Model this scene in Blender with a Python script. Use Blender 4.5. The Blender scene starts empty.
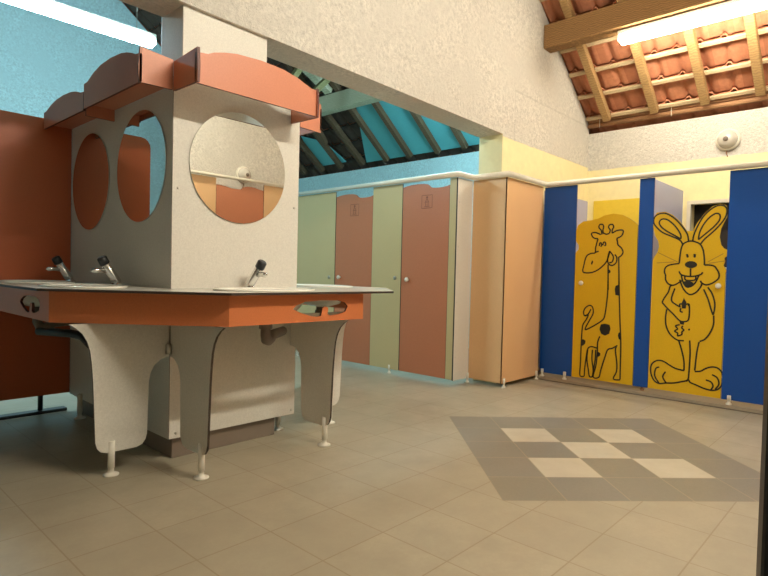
import bpy, bmesh, math, random
from mathutils import Vector, Matrix
from mathutils.geometry import tessellate_polygon
random.seed(4)
scene = bpy.context.scene
COL = scene.collection

# ------------------------------------------------------------------ materials
class NT:
    """small helper around a node tree"""
    def __init__(s, name):
        s.m = bpy.data.materials.new(name); s.m.use_nodes = True
        s.t = s.m.node_tree; s.b = s.t.nodes['Principled BSDF']
    def n(s, typ, **kw):
        nd = s.t.nodes.new(typ)
        for k, v in kw.items(): setattr(nd, k, v)
        return nd
    def put(s, a, sock):
        if isinstance(a, (int, float)): sock.default_value = a
        elif isinstance(a, tuple): sock.default_value = (*a, 1) if len(a) == 3 and len(sock.default_value) == 4 else a
        else: s.t.links.new(a, sock)
    def math(s, op, a, b=0.0, c=0.0):
        nd = s.n('ShaderNodeMath', operation=op)
        s.put(a, nd.inputs[0]); s.put(b, nd.inputs[1]); s.put(c, nd.inputs[2])
        return nd.outputs[0]
    def mix(s, f, a, b, blend='MIX'):
        nd = s.n('ShaderNodeMix', data_type='RGBA', blend_type=blend)
        s.put(f, nd.inputs[0]); s.put(a, nd.inputs[6]); s.put(b, nd.inputs[7])
        return nd.outputs[2]
    def coords(s):
        return s.n('ShaderNodeTexCoord').outputs['Object']
    def geo(s):
        return s.n('ShaderNodeNewGeometry').outputs['Position']
    def noise(s, vec, scale, detail=4, rough=.6):
        nd = s.n('ShaderNodeTexNoise'); s.put(vec, nd.inputs['Vector'])
        nd.inputs['Scale'].default_value = scale; nd.inputs['Detail'].default_value = detail
        nd.inputs['Roughness'].default_value = rough
        return nd.outputs[0]
    def ramp(s, v, lo, hi):
        nd = s.n('ShaderNodeMapRange'); s.put(v, nd.inputs[0])
        nd.inputs[1].default_value = lo; nd.inputs[2].default_value = hi
        return nd.outputs[0]
    def bump(s, h, strength, dist=.01):
        nd = s.n('ShaderNodeBump'); nd.inputs['Strength'].default_value = strength
        nd.inputs['Distance'].default_value = dist; s.put(h, nd.inputs['Height'])
        s.t.links.new(nd.outputs[0], s.b.inputs['Normal'])
    def out(s, col, rough=.5, spec=.5, metal=0.0):
        s.put(col, s.b.inputs['Base Color']); s.put(rough, s.b.inputs['Roughness'])
        s.b.inputs['Specular IOR Level'].default_value = spec; s.b.inputs['Metallic'].default_value = metal
        return s.m

def srgb(r, g, b):
    f = lambda c: (c/255/12.92) if c/255 <= .04045 else ((c/255+.055)/1.055)**2.4
    return (f(r), f(g), f(b))
def sc(c, k): return tuple(min(1, x*k) for x in c)

def laminate(name, c, rough=.42, speck=.10, spec=.4):
    t = NT(name); v = t.geo()
    a = t.ramp(t.noise(v, 130, 3, .7), .3, .7); b = t.ramp(t.noise(v, 3, 2, .5), .3, .7)
    col = t.mix(a, sc(c, 1-speck), sc(c, 1+speck)); col = t.mix(t.math('MULTIPLY', b, .25), col, sc(c, .88))
    return t.out(col, rough, spec)
def plain(name, c, rough=.5, metal=0.0, spec=.5):
    t = NT(name); v = t.coords(); a = t.noise(v, 25, 2)
    return t.out(t.mix(a, sc(c, .94), sc(c, 1.06)), rough, spec, metal)
def render_wall(name, top, low, zsplit, rough_bump=1.0, axis_lim=None):
    """roughcast render above zsplit, smooth paint below; optional plain jamb zone"""
    t = NT(name); p = t.geo(); sep = t.n('ShaderNodeSeparateXYZ'); t.put(p, sep.inputs[0])
    n1 = t.noise(p, 42, 5, .75); n2 = t.noise(p, 2.2, 3, .6); n3 = t.noise(p, 14, 4, .6)
    wob = t.math('ADD', sep.outputs[2], t.math('MULTIPLY', t.math('SUBTRACT', n3, .5), .03))
    hi = t.math('GREATER_THAN', wob, zsplit)
    ctop = t.mix(t.ramp(n1, .3, .62), sc(top, .60), sc(top, 1.06)); ctop = t.mix(t.ramp(n2, .35, .7), ctop, sc(top, .86))
    # faint seams left by the formwork
    seam = t.math('LESS_THAN', t.math('ABSOLUTE', t.math('SUBTRACT', wob, 2.74)), .010)
    gx = t.math('GREATER_THAN', sep.outputs[0], 4.72)
    seamv = t.math('MULTIPLY', t.math('LESS_THAN', t.math('ABSOLUTE', t.math('SUBTRACT', sep.outputs[0], 4.72)), .008), t.math('LESS_THAN', sep.outputs[2], 2.74))
    sm = t.math('MAXIMUM', t.math('MULTIPLY', seam, gx), seamv)
    ctop = t.mix(t.math('MULTIPLY', sm, .22), ctop, sc(top, .45))
    clow = t.mix(t.ramp(n3, .3, .7), sc(low, .95), sc(low, 1.03))
    t.bump(t.math('MULTIPLY', n1, hi), rough_bump, .02)
    return t.out(t.mix(hi, clow, ctop), .9, .15)

CREAM = (.66, .635, .57)
M = {}
M['cream'] = laminate('cream laminate', CREAM, .45, .10)
M['core_edge'] = plain('dark laminate edge', (.035, .022, .015), .5)
M['terra'] = laminate('terracotta laminate', (.55, .165, .056), .42, .07)
M['salmon'] = laminate('salmon laminate', (.55, .205, .115), .42, .06)
M['terra_edge'] = plain('terracotta laminate edge', (.10, .022, .012), .5)
M['red'] = laminate('dark red laminate', (.46, .098, .03), .42, .06)
M['olive'] = laminate('olive laminate', (.55, .44, .225), .4, .06)
M['door_terra'] = laminate('terracotta door laminate', (.49, .175, .085), .42, .06)
M['peach'] = laminate('peach laminate', (.70, .43, .215), .42, .05)
M['peach_edge'] = plain('peach laminate edge', (.20, .08, .03), .5)
M['blue'] = laminate('blue laminate', (.006, .064, .29), .4, .06)
M['blue_edge'] = plain('blue laminate edge', (.003, .02, .11), .5)
M['yellow'] = laminate('yellow laminate', (.70, .415, .008), .42, .05)
M['yellow_edge'] = plain('yellow laminate edge', (.2, .12, .01), .5)
M['lavender'] = laminate('lavender laminate', (.42, .44, .62), .45, .04)
M['line'] = plain('black drawing line', (.012, .009, .005), .5)
M['whisker'] = plain('faint brown drawing line', (.36, .19, .02), .5)
M['worktop'] = laminate('white worktop', (.62, .60, .53), .25, .05, .5)
M['ceramic'] = plain('white ceramic', (.80, .78, .70), .12)
M['chrome'] = plain('chrome', (.75, .74, .72), .14, 1.0)
M['steel'] = plain('brushed steel', (.55, .53, .48), .35, 1.0)
M['black'] = plain('black plastic', (.012, .012, .013), .4)
M['black_leaf'] = plain('black brown door leaf', (.02, .014, .01), .5)
M['pipe'] = plain('grey plastic pipe', (.16, .125, .10), .5)
M['white_plastic'] = plain('white plastic', (.72, .68, .58), .4)
M['rail'] = plain('painted cream rail', (.70, .66, .55), .35)
M['mirror'] = NT('mirror glass').out((.84, .86, .83), .015, .5, 1.0)
M['plinth'] = plain('grey brown tile plinth', (.20, .16, .125), .5)
M['sign_line'] = plain('engraved brown line', (.22, .07, .035), .6)
M['wood'] = None
def wood(name, c, dark=.55, rough=.7):
    t = NT(name); v = t.coords(); mp = t.n('ShaderNodeMapping'); mp.inputs['Scale'].default_value = (3, 3, 3)
    t.put(v, mp.inputs[0])
    w = t.n('ShaderNodeTexWave', wave_type='BANDS', bands_direction='Z'); t.put(mp.outputs[0], w.inputs[0])
    w.inputs['Scale'].default_value = 6; w.inputs['Distortion'].default_value = 7; w.inputs['Detail'].default_value = 3
    w.inputs['Detail Scale'].default_value = 1.2
    n = t.noise(v, 9, 4)
    col = t.mix(w.outputs[0], sc(c, dark), sc(c, 1.1)); col = t.mix(t.math('MULTIPLY', n, .5), col, sc(c, .75))
    t.bump(w.outputs[0], .15, .005)
    return t.out(col, rough, .25)
M['beam'] = wood('old beam timber', (.34, .19, .075), .6)
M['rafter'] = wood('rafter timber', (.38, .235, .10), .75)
M['batten'] = wood('pale batten timber', (.62, .48, .30), .85)
M['plate'] = wood('brown rail timber', (.36, .19, .095), .75)
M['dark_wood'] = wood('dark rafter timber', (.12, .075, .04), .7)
M['teal_wood'] = wood('pale greenish strut timber', (.52, .50, .34), .8)  # pale greenish tone for the strut and the far room beam

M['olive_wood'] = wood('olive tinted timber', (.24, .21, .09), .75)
def tile_mat():
    t = NT('clay roof tile'); p = t.geo(); sep = t.n('ShaderNodeSeparateXYZ'); t.put(p, sep.inputs[0])
    iy = t.math('FLOOR', t.math('DIVIDE', sep.outputs[1], .20)); ix = t.math('FLOOR', t.math('DIVIDE', sep.outputs[0], .21))
    cb = t.n('ShaderNodeCombineXYZ'); t.put(ix, cb.inputs[0]); t.put(iy, cb.inputs[1])
    wn = t.n('ShaderNodeTexWhiteNoise'); t.put(cb.outputs[0], wn.inputs['Vector'])
    col = t.mix(wn.outputs['Value'], (.44, .175, .095), (.62, .27, .15))
    n = t.noise(p, 22, 4)
    col = t.mix(t.math('MULTIPLY', t.ramp(n, .35, .75), .5), col, (.33, .13, .075))
    t.bump(n, .25, .01)
    return t.out(col, .85, .15)
M['tile'] = tile_mat()
M['tile_dark'] = plain('shade darkened clay tile', (.075, .05, .035), .9)  # clay tile colour darkened to stand for shade under the far roof

def floor_mat():
    t = NT('floor tiles'); p = t.geo(); sep = t.n('ShaderNodeSeparateXYZ'); t.put(p, sep.inputs[0])
    X, Y = sep.outputs[0], sep.outputs[1]
    def edge(v, w):
        f = t.math('FRACT', v); e = t.math('MINIMUM', f, t.math('SUBTRACT', 1.0, f))
        return t.math('LESS_THAN', e, w)
    def cell(a, b):
        cb = t.n('ShaderNodeCombineXYZ'); t.put(t.math('FLOOR', a), cb.inputs[0]); t.put(t.math('FLOOR', b), cb.inputs[1])
        w = t.n('ShaderNodeTexWhiteNoise'); t.put(cb.outputs[0], w.inputs['Vector']); return w.outputs['Value'], w.outputs['Color']
    T = .3046
    u = t.math('DIVIDE', t.math('SUBTRACT', X, 2.1890), T); v = t.math('DIVIDE', t.math('SUBTRACT', Y, 1.7455), T)
    g1 = t.math('MAXIMUM', edge(u, .009), edge(v, .009)); w1, _ = cell(u, v)
    dx = t.math('SUBTRACT', X, 3.2101); dy = t.math('SUBTRACT', Y, 2.3268); Q = .2935
    a = t.math('DIVIDE', t.math('ADD', t.math('MULTIPLY', dx, .7149), t.math('MULTIPLY', dy, -.6992)), Q)
    b = t.math('DIVIDE', t.math('ADD', t.math('MULTIPLY', dx, -.6992), t.math('MULTIPLY', dy, -.7149)), Q)
    inside = t.math('MULTIPLY', t.math('LESS_THAN', t.math('ABSOLUTE', t.math('SUBTRACT', a, 2.5)), 2.5),
                    t.math('LESS_THAN', t.math('ABSOLUTE', t.math('SUBTRACT', b, 2.5)), 2.5))
    g2 = t.math('MAXIMUM', edge(a, .011), edge(b, .011)); w2, c2 = cell(a, b)
    da = t.math('ABSOLUTE', t.math('SUBTRACT', t.math('FLOOR', a), 2.0)); db = t.math('ABSOLUTE', t.math('SUBTRACT', t.math('FLOOR', b), 2.0))
    light = t.math('MULTIPLY', t.math('LESS_THAN', t.math('MAXIMUM', da, db), 1.5),
                   t.math('LESS_THAN', t.math('ABSOLUTE', t.math('SUBTRACT', da, db)), .5))
    n = t.noise(p, 4, 4, .65); f = t.noise(p, 60, 3, .7)
    BE = (.47, .385, .255)
    BE = (.40, .348, .25)
    beige = t.mix(w1, sc(BE, .94), sc(BE, 1.05)); beige = t.mix(t.ramp(n, .35, .7), beige, sc(BE, .86))
    beige = t.mix(t.math('MULTIPLY', t.ramp(f, .35, .65), .3), beige, sc(BE, .82))
    beige = t.mix(t.math('MULTIPLY', g1, .55), beige, (.235, .175, .10))
    grey = t.mix(w2, (.235, .217, .18), (.245, .217, .16)); grey = t.mix(t.math('MULTIPLY', t.ramp(f, .3, .7), .35), grey, (.18, .16, .13))
    lt = t.mix(t.ramp(n, .35, .7), (.52, .465, .355), (.47, .415, .31))
    pat = t.mix(light, grey, lt); pat = t.mix(t.math('MULTIPLY', g2, .6), pat, (.36, .29, .19))
    t.bump(t.math('SUBTRACT', 1.0, t.math('MAXIMUM', g1, t.math('MULTIPLY', g2, inside))), .15, .003)
    rough = t.math('ADD', .34, t.math('MULTIPLY', n, .16))
    return t.out(t.mix(inside, beige, pat), rough, .35)
M['floor'] = floor_mat()
M['slab'] = plain('kerb screed', (.36, .29, .20), .6)
M['slab_line'] = plain('kerb joint', (.16, .12, .08), .6)
ROUGH = (.80, .765, .69)
PALE = (.86, .77, .45)
M['wall_main'] = render_wall('roughcast over yellow paint', ROUGH, PALE, 2.275)
M['wall_back'] = render_wall('roughcast over yellow paint, back', ROUGH, PALE, 2.235)
M['wall_plainrough'] = render_wall('roughcast', ROUGH, ROUGH, -1)
M['dim_wall'] = plain('dim brown wall', (.38, .34, .28), .9)
M['soffit'] = render_wall('grey cement soffit', (.80, .72, .62), (.80, .72, .62), -1, .5)
M['jamb'] = plain('pale yellow jamb paint', sc(PALE, .95), .8)
M['cyan'] = render_wall('sky blue wall paint', (.58, .80, .83), (.58, .80, .83), -1, .25)
M['cyan_board'] = plain('turquoise ceiling board', (.11, .44, .47), .6)
M['bright_yellow'] = plain('bright yellow wall paint', (.80, .58, .05), .7)
M['niche'] = plain('dark window recess', (.02, .014, .01), .6)
def emit(name, col, strength):
    t = NT(name); t.b.inputs['Emission Color'].default_value = (*col, 1); t.b.inputs['Emission Strength'].default_value = strength
    return t.out((.9, .9, .9), .4)
M['tube_warm'] = emit('warm fluorescent tube', (1.0, .90, .71), 88)
M['tube_warm2'] = emit('neutral fluorescent tube', (1.0, .925, .76), 205)
M['tube_cool'] = emit('cool fluorescent tube', (.62, .91, 1.0), 205)
t = NT('lamp glass'); t.b.inputs['Transmission Weight'].default_value = .25
M['glass'] = t.out((.72, .68, .60), .10, .6)

# ------------------------------------------------------------------ geometry helpers
def V(*a): return Vector(a)
def add_box(bm, lo, hi, mat=0, bev=0.0):
    ps = [(x, y, z) for x in (lo[0], hi[0]) for y in (lo[1], hi[1]) for z in (lo[2], hi[2])]
    vs = [bm.verts.new(p) for p in ps]
    fs = [(0,1,3,2),(4,6,7,5),(0,4,5,1),(2,3,7,6),(0,2,6,4),(1,5,7,3)]
    faces = [bm.faces.new([vs[i] for i in f]) for f in fs]
    for f in faces: f.material_index = mat
    if bev:
        es = list({e for f in faces for e in f.edges})
        bmesh.ops.bevel(bm, geom=es, offset=bev, segments=2, affect='EDGES', profile=.5)
def add_ring_strip(bm, rings, mat=0, closed=True, caps=True):
    rows = [[bm.verts.new(p) for p in r] for r in rings]
    n = len(rows[0])
    for a, b in zip(rows, rows[1:]):
        for i in range(n if closed else n-1):
            f = bm.faces.new((a[i], a[(i+1) % n], b[(i+1) % n], b[i])); f.material_index = mat; f.smooth = True
    if caps:
        for r in (rows[0], rows[-1]):
            f = bm.faces.new(r); f.material_index = mat
def add_tube(bm, pts, r, seg=12, mat=0, caps=True):
    """tube along a polyline; r may be a list"""
    pts = [Vector(p) for p in pts]; rs = r if isinstance(r, (list, tuple)) else [r]*len(pts)
    rings = []; up = None
    for i, p in enumerate(pts):
        d = (pts[min(i+1, len(pts)-1)] - pts[max(i-1, 0)]).normalized()
        if up is None:
            up = V(0, 0, 1) if abs(d.z) < .9 else V(1, 0, 0)
        a = d.cross(up).normalized(); b = a.cross(d).normalized(); up = b
        k = 1.0
        if 0 < i < len(pts)-1:
            c = (pts[i]-pts[i-1]).normalized().dot((pts[i+1]-pts[i]).normalized()); k = 1/max(.5, math.sqrt((1+c)/2))
        rings.append([p + (a*math.cos(2*math.pi*j/seg) + b*math.sin(2*math.pi*j/seg))*rs[i]*k for j in range(seg)])
    add_ring_strip(bm, rings, mat, True, caps)
def add_lathe(bm, prof, c, axis='z', seg=24, mat=0):
    """prof: (radius, height) pairs"""
    rings = []
    for r, h in prof:
        ring = []
        for j in range(seg):
            a = 2*math.pi*j/seg; q = (r*math.cos(a), r*math.sin(a), h)
            if axis == 'x': q = (q[2], q[0], q[1])
            if axis == '-x': q = (-q[2], q[0], q[1])
            if axis == 'y': q = (q[0], q[2], q[1])
            if axis == '-y': q = (q[0], -q[2], q[1])
            ring.append((c[0]+q[0], c[1]+q[1], c[2]+q[2]))
        rings.append(ring)
    add_ring_strip(bm, rings, mat, True, True)
def add_bar(bm, a, b, w, h, mat=0, up=(0, 0, 1), bev=0.004):
    """rectangular timber from a to b; w sideways, h along up"""
    a, b = Vector(a), Vector(b); d = (b-a).normalized(); s = d.cross(Vector(up)).normalized(); u = s.cross(d).normalized()
    vs = []
    for p in (a, b):
        for i, j in ((-1,-1),(1,-1),(1,1),(-1,1)): vs.append(bm.verts.new(p + s*(w/2*i) + u*(h/2*j)))
    fs = [(3,2,1,0),(4,5,6,7),(0,1,5,4),(1,2,6,5),(2,3,7,6),(3,0,4,7)]
    faces = [bm.faces.new([vs[i] for i in f]) for f in fs]
    for f in faces: f.material_index = mat
    if bev: bmesh.ops.bevel(bm, geom=list({e for f in faces for e in f.edges}), offset=bev, segments=1, affect='EDGES')
def add_plate(bm, outline, holes, thick, fn, capmat=0, edgemat=1):
    """flat board with holes; fn(u, v, n) gives the 3D point, n runs 0..thick"""
    loops = [outline] + list(holes)
    tris = tessellate_polygon([[Vector((u, v, 0)) for u, v in lp] for lp in loops])
    flat = [p for lp in loops for p in lp]
    f0 = [bm.verts.new(fn(u, v, 0)) for u, v in flat]; f1 = [bm.verts.new(fn(u, v, thick)) for u, v in flat]
    for t3 in tris:
        for vs, fl in ((f0, 0), (f1, 1)):
            try:
                f = bm.faces.new([vs[i] for i in (t3 if fl else t3[::-1])]); f.material_index = capmat
            except ValueError: pass
    k = 0
    for lp in loops:
        n = len(lp)
        for i in range(n):
            j = (i+1) % n
            f = bm.faces.new((f0[k+i], f0[k+j], f1[k+j], f1[k+i])); f.material_index = edgemat
        k += n
def xp(x0, s=1): return lambda u, v, n: (x0 + s*n, u, v)      # board in a plane x = x0, u -> y, v -> z
def yp(y0, s=1): return lambda u, v, n: (u, y0 + s*n, v)      # board in a plane y = y0, u -> x, v -> z
def zp(z0, s=1): return lambda u, v, n: (u, v, z0 + s*n)
def rect(u0, u1, v0, v1, r=0.0, seg=5):
    if r <= 0: return [(u0, v0), (u1, v0), (u1, v1), (u0, v1)]
    out = []
    for cx, cy, a0 in ((u1-r, v0+r, -90), (u1-r, v1-r, 0), (u0+r, v1-r, 90), (u0+r, v0+r, 180)):
        for i in range(seg+1):
            a = math.radians(a0 + 90*i/seg); out.append((cx+r*math.cos(a), cy+r*math.sin(a)))
    return out
def ellipse(cx, cy, rx, ry, n=40): return [(cx+rx*math.cos(2*math.pi*i/n), cy+ry*math.sin(2*math.pi*i/n)) for i in range(n)]
def smooth(pts, k=4):
    if len(pts) < 3: return pts
    q = [pts[0]] + list(pts) + [pts[-1]]; out = []
    for i in range(1, len(q)-2):
        p0, p1, p2, p3 = q[i-1:i+3]
        for j in range(k):
            t = j/k
            out.append(tuple(.5*((2*p1[c]) + (-p0[c]+p2[c])*t + (2*p0[c]-5*p1[c]+4*p2[c]-p3[c])*t*t + (-p0[c]+3*p1[c]-3*p2[c]+p3[c])*t**3) for c in (0, 1)))
    out.append(pts[-1]); return out
def add_ribbon(bm, pts, w, fn, n=.002, mat=0):
    """thin flat stroke drawn on a board"""
    pts = smooth(pts); L = []; R = []
    for i, p in enumerate(pts):
        a = pts[max(i-1, 0)]; b = pts[min(i+1, len(pts)-1)]
        dx, dy = b[0]-a[0], b[1]-a[1]; l = math.hypot(dx, dy) or 1
        nx, ny = -dy/l*w/2, dx/l*w/2
        L.append(bm.verts.new(fn(p[0]+nx, p[1]+ny, n))); R.append(bm.verts.new(fn(p[0]-nx, p[1]-ny, n)))
    for i in range(len(pts)-1):
        f = bm.faces.new((L[i], L[i+1], R[i+1], R[i])); f.material_index = mat
def add_blob(bm, pts, fn, n=.002, mat=0):
    f = bm.faces.new([bm.verts.new(fn(u, v, n)) for u, v in pts]); f.material_index = mat

ROOT = {}
def fin(bm):
    bmesh.ops.recalc_face_normals(bm, faces=bm.faces)
def obj(name, bm, mats, parent=None, base=None):
    """link a bmesh (in world coordinates) as one mesh object"""
    if not isinstance(mats, (list, tuple)): mats = [mats]
    fin(bm)
    off = Vector(ROOT[parent.name]) if parent else Vector(base or (0, 0, 0))
    bmesh.ops.translate(bm, verts=bm.verts, vec=-off)
    me = bpy.data.meshes.new(name); bm.to_mesh(me); bm.free()
    for m in mats: me.materials.append(m)
    o = bpy.data.objects.new(name, me); COL.objects.link(o)
    if parent: o.parent = parent
    else: o.location = off
    ROOT[o.name] = off
    return o
def thing(name, label, cat, base, group=None):
    o = bpy.data.objects.new(name, None); o.empty_display_size = .1; COL.objects.link(o); o.location = base
    ROOT[o.name] = Vector(base); return tag(o, label, cat, group)
def tag(o, label, cat, group=None):
    o['label'] = label; o['category'] = cat; o['kind'] = 'thing'
    if group: o['group'] = group
    return o
def struct(name, bm, mats, parent=None):
    o = obj(name, bm, mats, parent)
    if not parent: o['kind'] = 'structure'
    return o
def B(): return bmesh.new()
def box(lo, hi, bev=0.0):
    bm = B(); add_box(bm, lo, hi, 0, bev); return bm
def plate(outline, thick, fn, holes=()):
    bm = B(); add_plate(bm, outline, holes, thick, fn); return bm
def tube(pts, r, seg=12):
    bm = B(); add_tube(bm, pts, r, seg); return bm
def lathe(prof, c, axis='z', seg=24):
    bm = B(); add_lathe(bm, prof, c, axis, seg); return bm
def foot(x, y, top, z0=0.0, r=.016, fl=.036):
    return lathe([(fl, z0), (fl, z0+.006), (min(fl, .02), z0+.012), (r*.8, z0+.018), (r*.8, z0+.035), (r, z0+.037), (r, top)], (x, y, 0), 'z', 16)

# ------------------------------------------------------------------ camera (eye 1 m above the floor)
cam = bpy.data.cameras.new('camera'); co = bpy.data.objects.new('camera', cam); COL.objects.link(co)
r_, d_, f_ = V(.6806013, -.7322612, .0239889), V(-.0035277, -.0360174, -.9993449), V(.7326455, .6800708, -.0270967)
mw = Matrix(((r_.x, -d_.x, -f_.x, 0), (r_.y, -d_.y, -f_.y, 0), (r_.z, -d_.z, -f_.z, 1.0), (0, 0, 0, 1)))
co.matrix_world = mw
cam.sensor_fit = 'HORIZONTAL'; cam.sensor_width = 36; cam.lens = 561.5/768*36; cam.clip_start = .02; cam.clip_end = 60
scene.camera = co

# ------------------------------------------------------------------ setting
SL, XE, ZE, XR = .78, 6.39, 2.75, 1.9                       # roof slope, eave x, eave z, ridge x
YN, YF, XL = -.75, 8.8, -2.6
def zr(x): return ZE + SL*(XE-x) if x >= XR else ZE + SL*(XE-XR) - SL*(XR-x)
struct('floor', box((XL-.2, YN-.2, -.1), (XE+.3, YF+.2, 0)), M['floor'])
bm = B(); add_box(bm, (5.04, -.60, 0.0005), (XE, 2.745, .028)); add_box(bm, (5.022, -.60, 0.0005), (5.038, 2.58, .006), 1)
struct('trim_1', bm, [M['slab'], M['slab_line']])

def gable(lo): return [(XL, lo), (XE, lo), (XE, zr(XE)), (XR, zr(XR)), (XL, zr(XL))]
# wall over the wide opening, ending in a jamb
bm = B(); add_plate(bm, [(XL, 2.43), (4.51, 2.298), (4.51, 0), (XE, 0), (XE, zr(XE)), (XR, zr(XR)), (XL, zr(XL))], [], .25, yp(2.75))
fin(bm)
for f in bm.faces:
    n = f.normal
    f.material_index = 0 if n.y < -.5 else 3 if n.y > .5 else 1 if n.z < -.5 else 2 if n.x < -.5 else 0
struct('wall_left', bm, [M['wall_main'], M['soffit'], M['jamb'], M['cyan']])
# back wall: main room part with a window hole, far room part
struct('wall_back', plate([(YN, 0), (2.75, 0), (2.75, 2.66), (YN, 2.66)], .25, xp(XE), [[(1.02, 1.12), (1.655, 1.12), (1.655, 1.79), (1.02, 1.79)]]), [M['wall_back'], M['wall_back']])
struct('wall_back_far', box((XE, 2.75, 0), (XE+.25, YF, 2.66)), M['cyan'])
struct('wall_far', plate(gable(0), .2, yp(YF)), [M['cyan'], M['cyan']])
struct('wall_right', plate(gable(0), .2, yp(YN, -1)), [M['wall_plainrough'], M['wall_plainrough']])
struct('wall_front', box((XL-.2, YN, 0), (XL, YF, zr(XL))), M['dim_wall'])
w = thing('window_1', 'x', 'x', (6.5, 1.34, 1.12)); del w['label'], w['category']; w['kind'] = 'structure'
obj('window_frame', plate(rect(1.0, 1.675, 1.10, 1.81), .05, xp(6.345), [rect(1.035, 1.64, 1.135, 1.775)]), [M['rail'], M['rail']], w)
obj('window_pane', box((6.55, 1.02, 1.12), (6.56, 1.655, 1.79)), M['niche'], w)
struct('trim_2', box((6.374, 1.77, .03), (6.388, 2.66, 1.88)), M['bright_yellow'])
struct('wall_column', box((1.42, 2.775, 1.86), (1.94, 3.02, 2.40), .004), M['cream'])

# tiled roof: curved clay tiles in courses, lower edge of each course lifted over the next
def tiles(bm, y0, y1, sign):
    W, P = .20, .235; nx = int((XE+.40-XR)/P)+1
    prof = [(0, 0), (.10, .030), (.22, .034), (.30, .008), (.42, 0), (.70, .002), (.86, -.004), (1, 0)]
    ny = int(math.ceil((y1-y0)/W))
    for i in range(nx):
        xb = 6.31 + .235 + .227 - i*P                                # lower edge of this course
        rows = []
        for s, lift in ((0, .032), (.55, .014), (1.055, .0), (1.06, -.018)):
            x = max(xb - s*P, XR); row = []
            for j in range(ny):
                for u, h in prof[:-1] if j < ny-1 else prof:
                    y = min(y0 + (j+u)*W, y1)
                    X = x if sign > 0 else 2*XR - x
                    row.append(bm.verts.new((X, y, ZE + SL*(XE-x) + lift + h + .012)))
            rows.append(row)
        for a, b in zip(rows, rows[1:]):
            for k in range(len(a)-1):
                f = bm.faces.new((a[k], a[k+1], b[k+1], b[k])); f.smooth = True
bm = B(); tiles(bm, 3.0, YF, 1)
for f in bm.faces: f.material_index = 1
tiles(bm, YN, 2.75, 1)
def slope_sheet(bm, x0, x1, y0, y1, off, th):
    add_plate(bm, [(x0, y0), (x1, y0), (x1, y1), (x0, y1)], [], th, lambda u, v, n: (u, v, zr(u)+off+n))
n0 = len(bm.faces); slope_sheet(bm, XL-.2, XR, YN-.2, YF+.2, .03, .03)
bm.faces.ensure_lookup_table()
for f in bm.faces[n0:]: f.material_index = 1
add_plate(bm, [(XR, YN-.2), (XE+.4, YN-.2), (XE+.4, YF+.2), (XR, YF+.2)], [], .03, lambda u, v, n: (u, v, ZE+SL*(XE-u)+.12+n))
struct('ceiling', bm, [M['tile'], M['tile_dark']])
bm = B(); add_plate(bm, [(4.3, 3.02), (6.36, 3.02), (6.36, 6.35), (5.5, 5.75), (4.3, 5.2)], [], .012, lambda u, v, n: (u, v, ZE+SL*(XE-u)-.028+n))
add_plate(bm, [(5.95, 6.9), (6.3, 6.75), (6.3, 7.5), (5.8, 7.3)], [], .012, lambda u, v, n: (u, v, ZE+SL*(XE-u)-.028+n))
struct('ceiling_boards', bm, [M['cyan_board'], M['cyan_board']])

# roof timbers
UP = V(SL, 0, 1).normalized()
def roof_bar(y, x0, x1, off, w, h): 
    bm = B(); a = V(x0, y, ZE+SL*(XE-x0)); b = V(x1, y, ZE+SL*(XE-x1)); o = UP*off
    add_bar(bm, a-o, b-o, w, h, 0, UP); return bm
ORD = ['first', 'second', 'third', 'fourth', 'fifth', 'sixth', 'seventh', 'eighth', 'ninth', 'tenth', 'eleventh', 'twelfth']
for i, y in enumerate((2.49, 1.995, 1.52, 1.055, .60)):
    lab = f'sloping yellowish rafter under the clay tiles, {ORD[i]} one counted from the roughcast gable wall'
    tag(obj('roof_rafter', roof_bar(y, XE-.085, 2.2, .070, .075, .075), M['rafter'], None, (XE-.085, y, ZE)), lab, 'rafter', 'rafters over the front room')
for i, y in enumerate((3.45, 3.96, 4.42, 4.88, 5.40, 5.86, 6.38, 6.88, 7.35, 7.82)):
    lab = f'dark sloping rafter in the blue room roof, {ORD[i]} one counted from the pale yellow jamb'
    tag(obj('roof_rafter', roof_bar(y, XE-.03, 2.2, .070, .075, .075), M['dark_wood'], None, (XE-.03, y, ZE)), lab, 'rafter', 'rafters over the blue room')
for i in range(7):
    x = 6.30 - .235*i
    bm = B(); z = ZE+SL*(XE-x); o = UP*.014
    add_bar(bm, V(x, YN+.01, z)-o, V(x, 2.745, z)-o, .04, .028, 0, UP)
    tag(obj('roof_batten', bm, M['batten'], None, (x, .9, z)), f'pale horizontal batten carrying the clay tiles, {ORD[i]} one up from the eave', 'batten', 'tile battens')
bm = B(); add_plate(bm, [(5.225, 3.297), (5.237, 3.285), (5.375, 3.285), (5.375, 3.40), (5.225, 3.514)], [], 2.745-YN-.01, yp(YN+.01), 0, 0)
tag(obj('roof_beam', bm, M['beam'], None, (5.3, 1, 3.285)), 'thick brown timber roof beam above the warm fluorescent light', 'beam')
bm = B(); add_plate(bm, [(5.26, 3.26), (5.40, 3.26), (5.40, 3.38), (5.26, 3.485)], [], YF-3.02, yp(3.01), 0, 0)
tag(obj('roof_beam', bm, M['teal_wood'], None, (5.33, 5, 3.26)), 'greenish timber beam crossing the blue room roof above the shower doors', 'beam')
t_ = thing('eave_rail', 'pair of round brown rails with white straps along the top of the roughcast wall', 'rail', (6.34, 1, 2.66))
for z in (2.735, 2.790): obj('rail_pole', tube([(6.349, YN+.02, z), (6.349, 2.74, z)], .026), M['plate'], t_)
for y in (2.60, 1.85, .9): obj('strap', tube([(6.323, y, 2.70), (6.318, y, 2.76), (6.320, y, 2.815)], .0038, 8), M['white_plastic'], t_)
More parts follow.
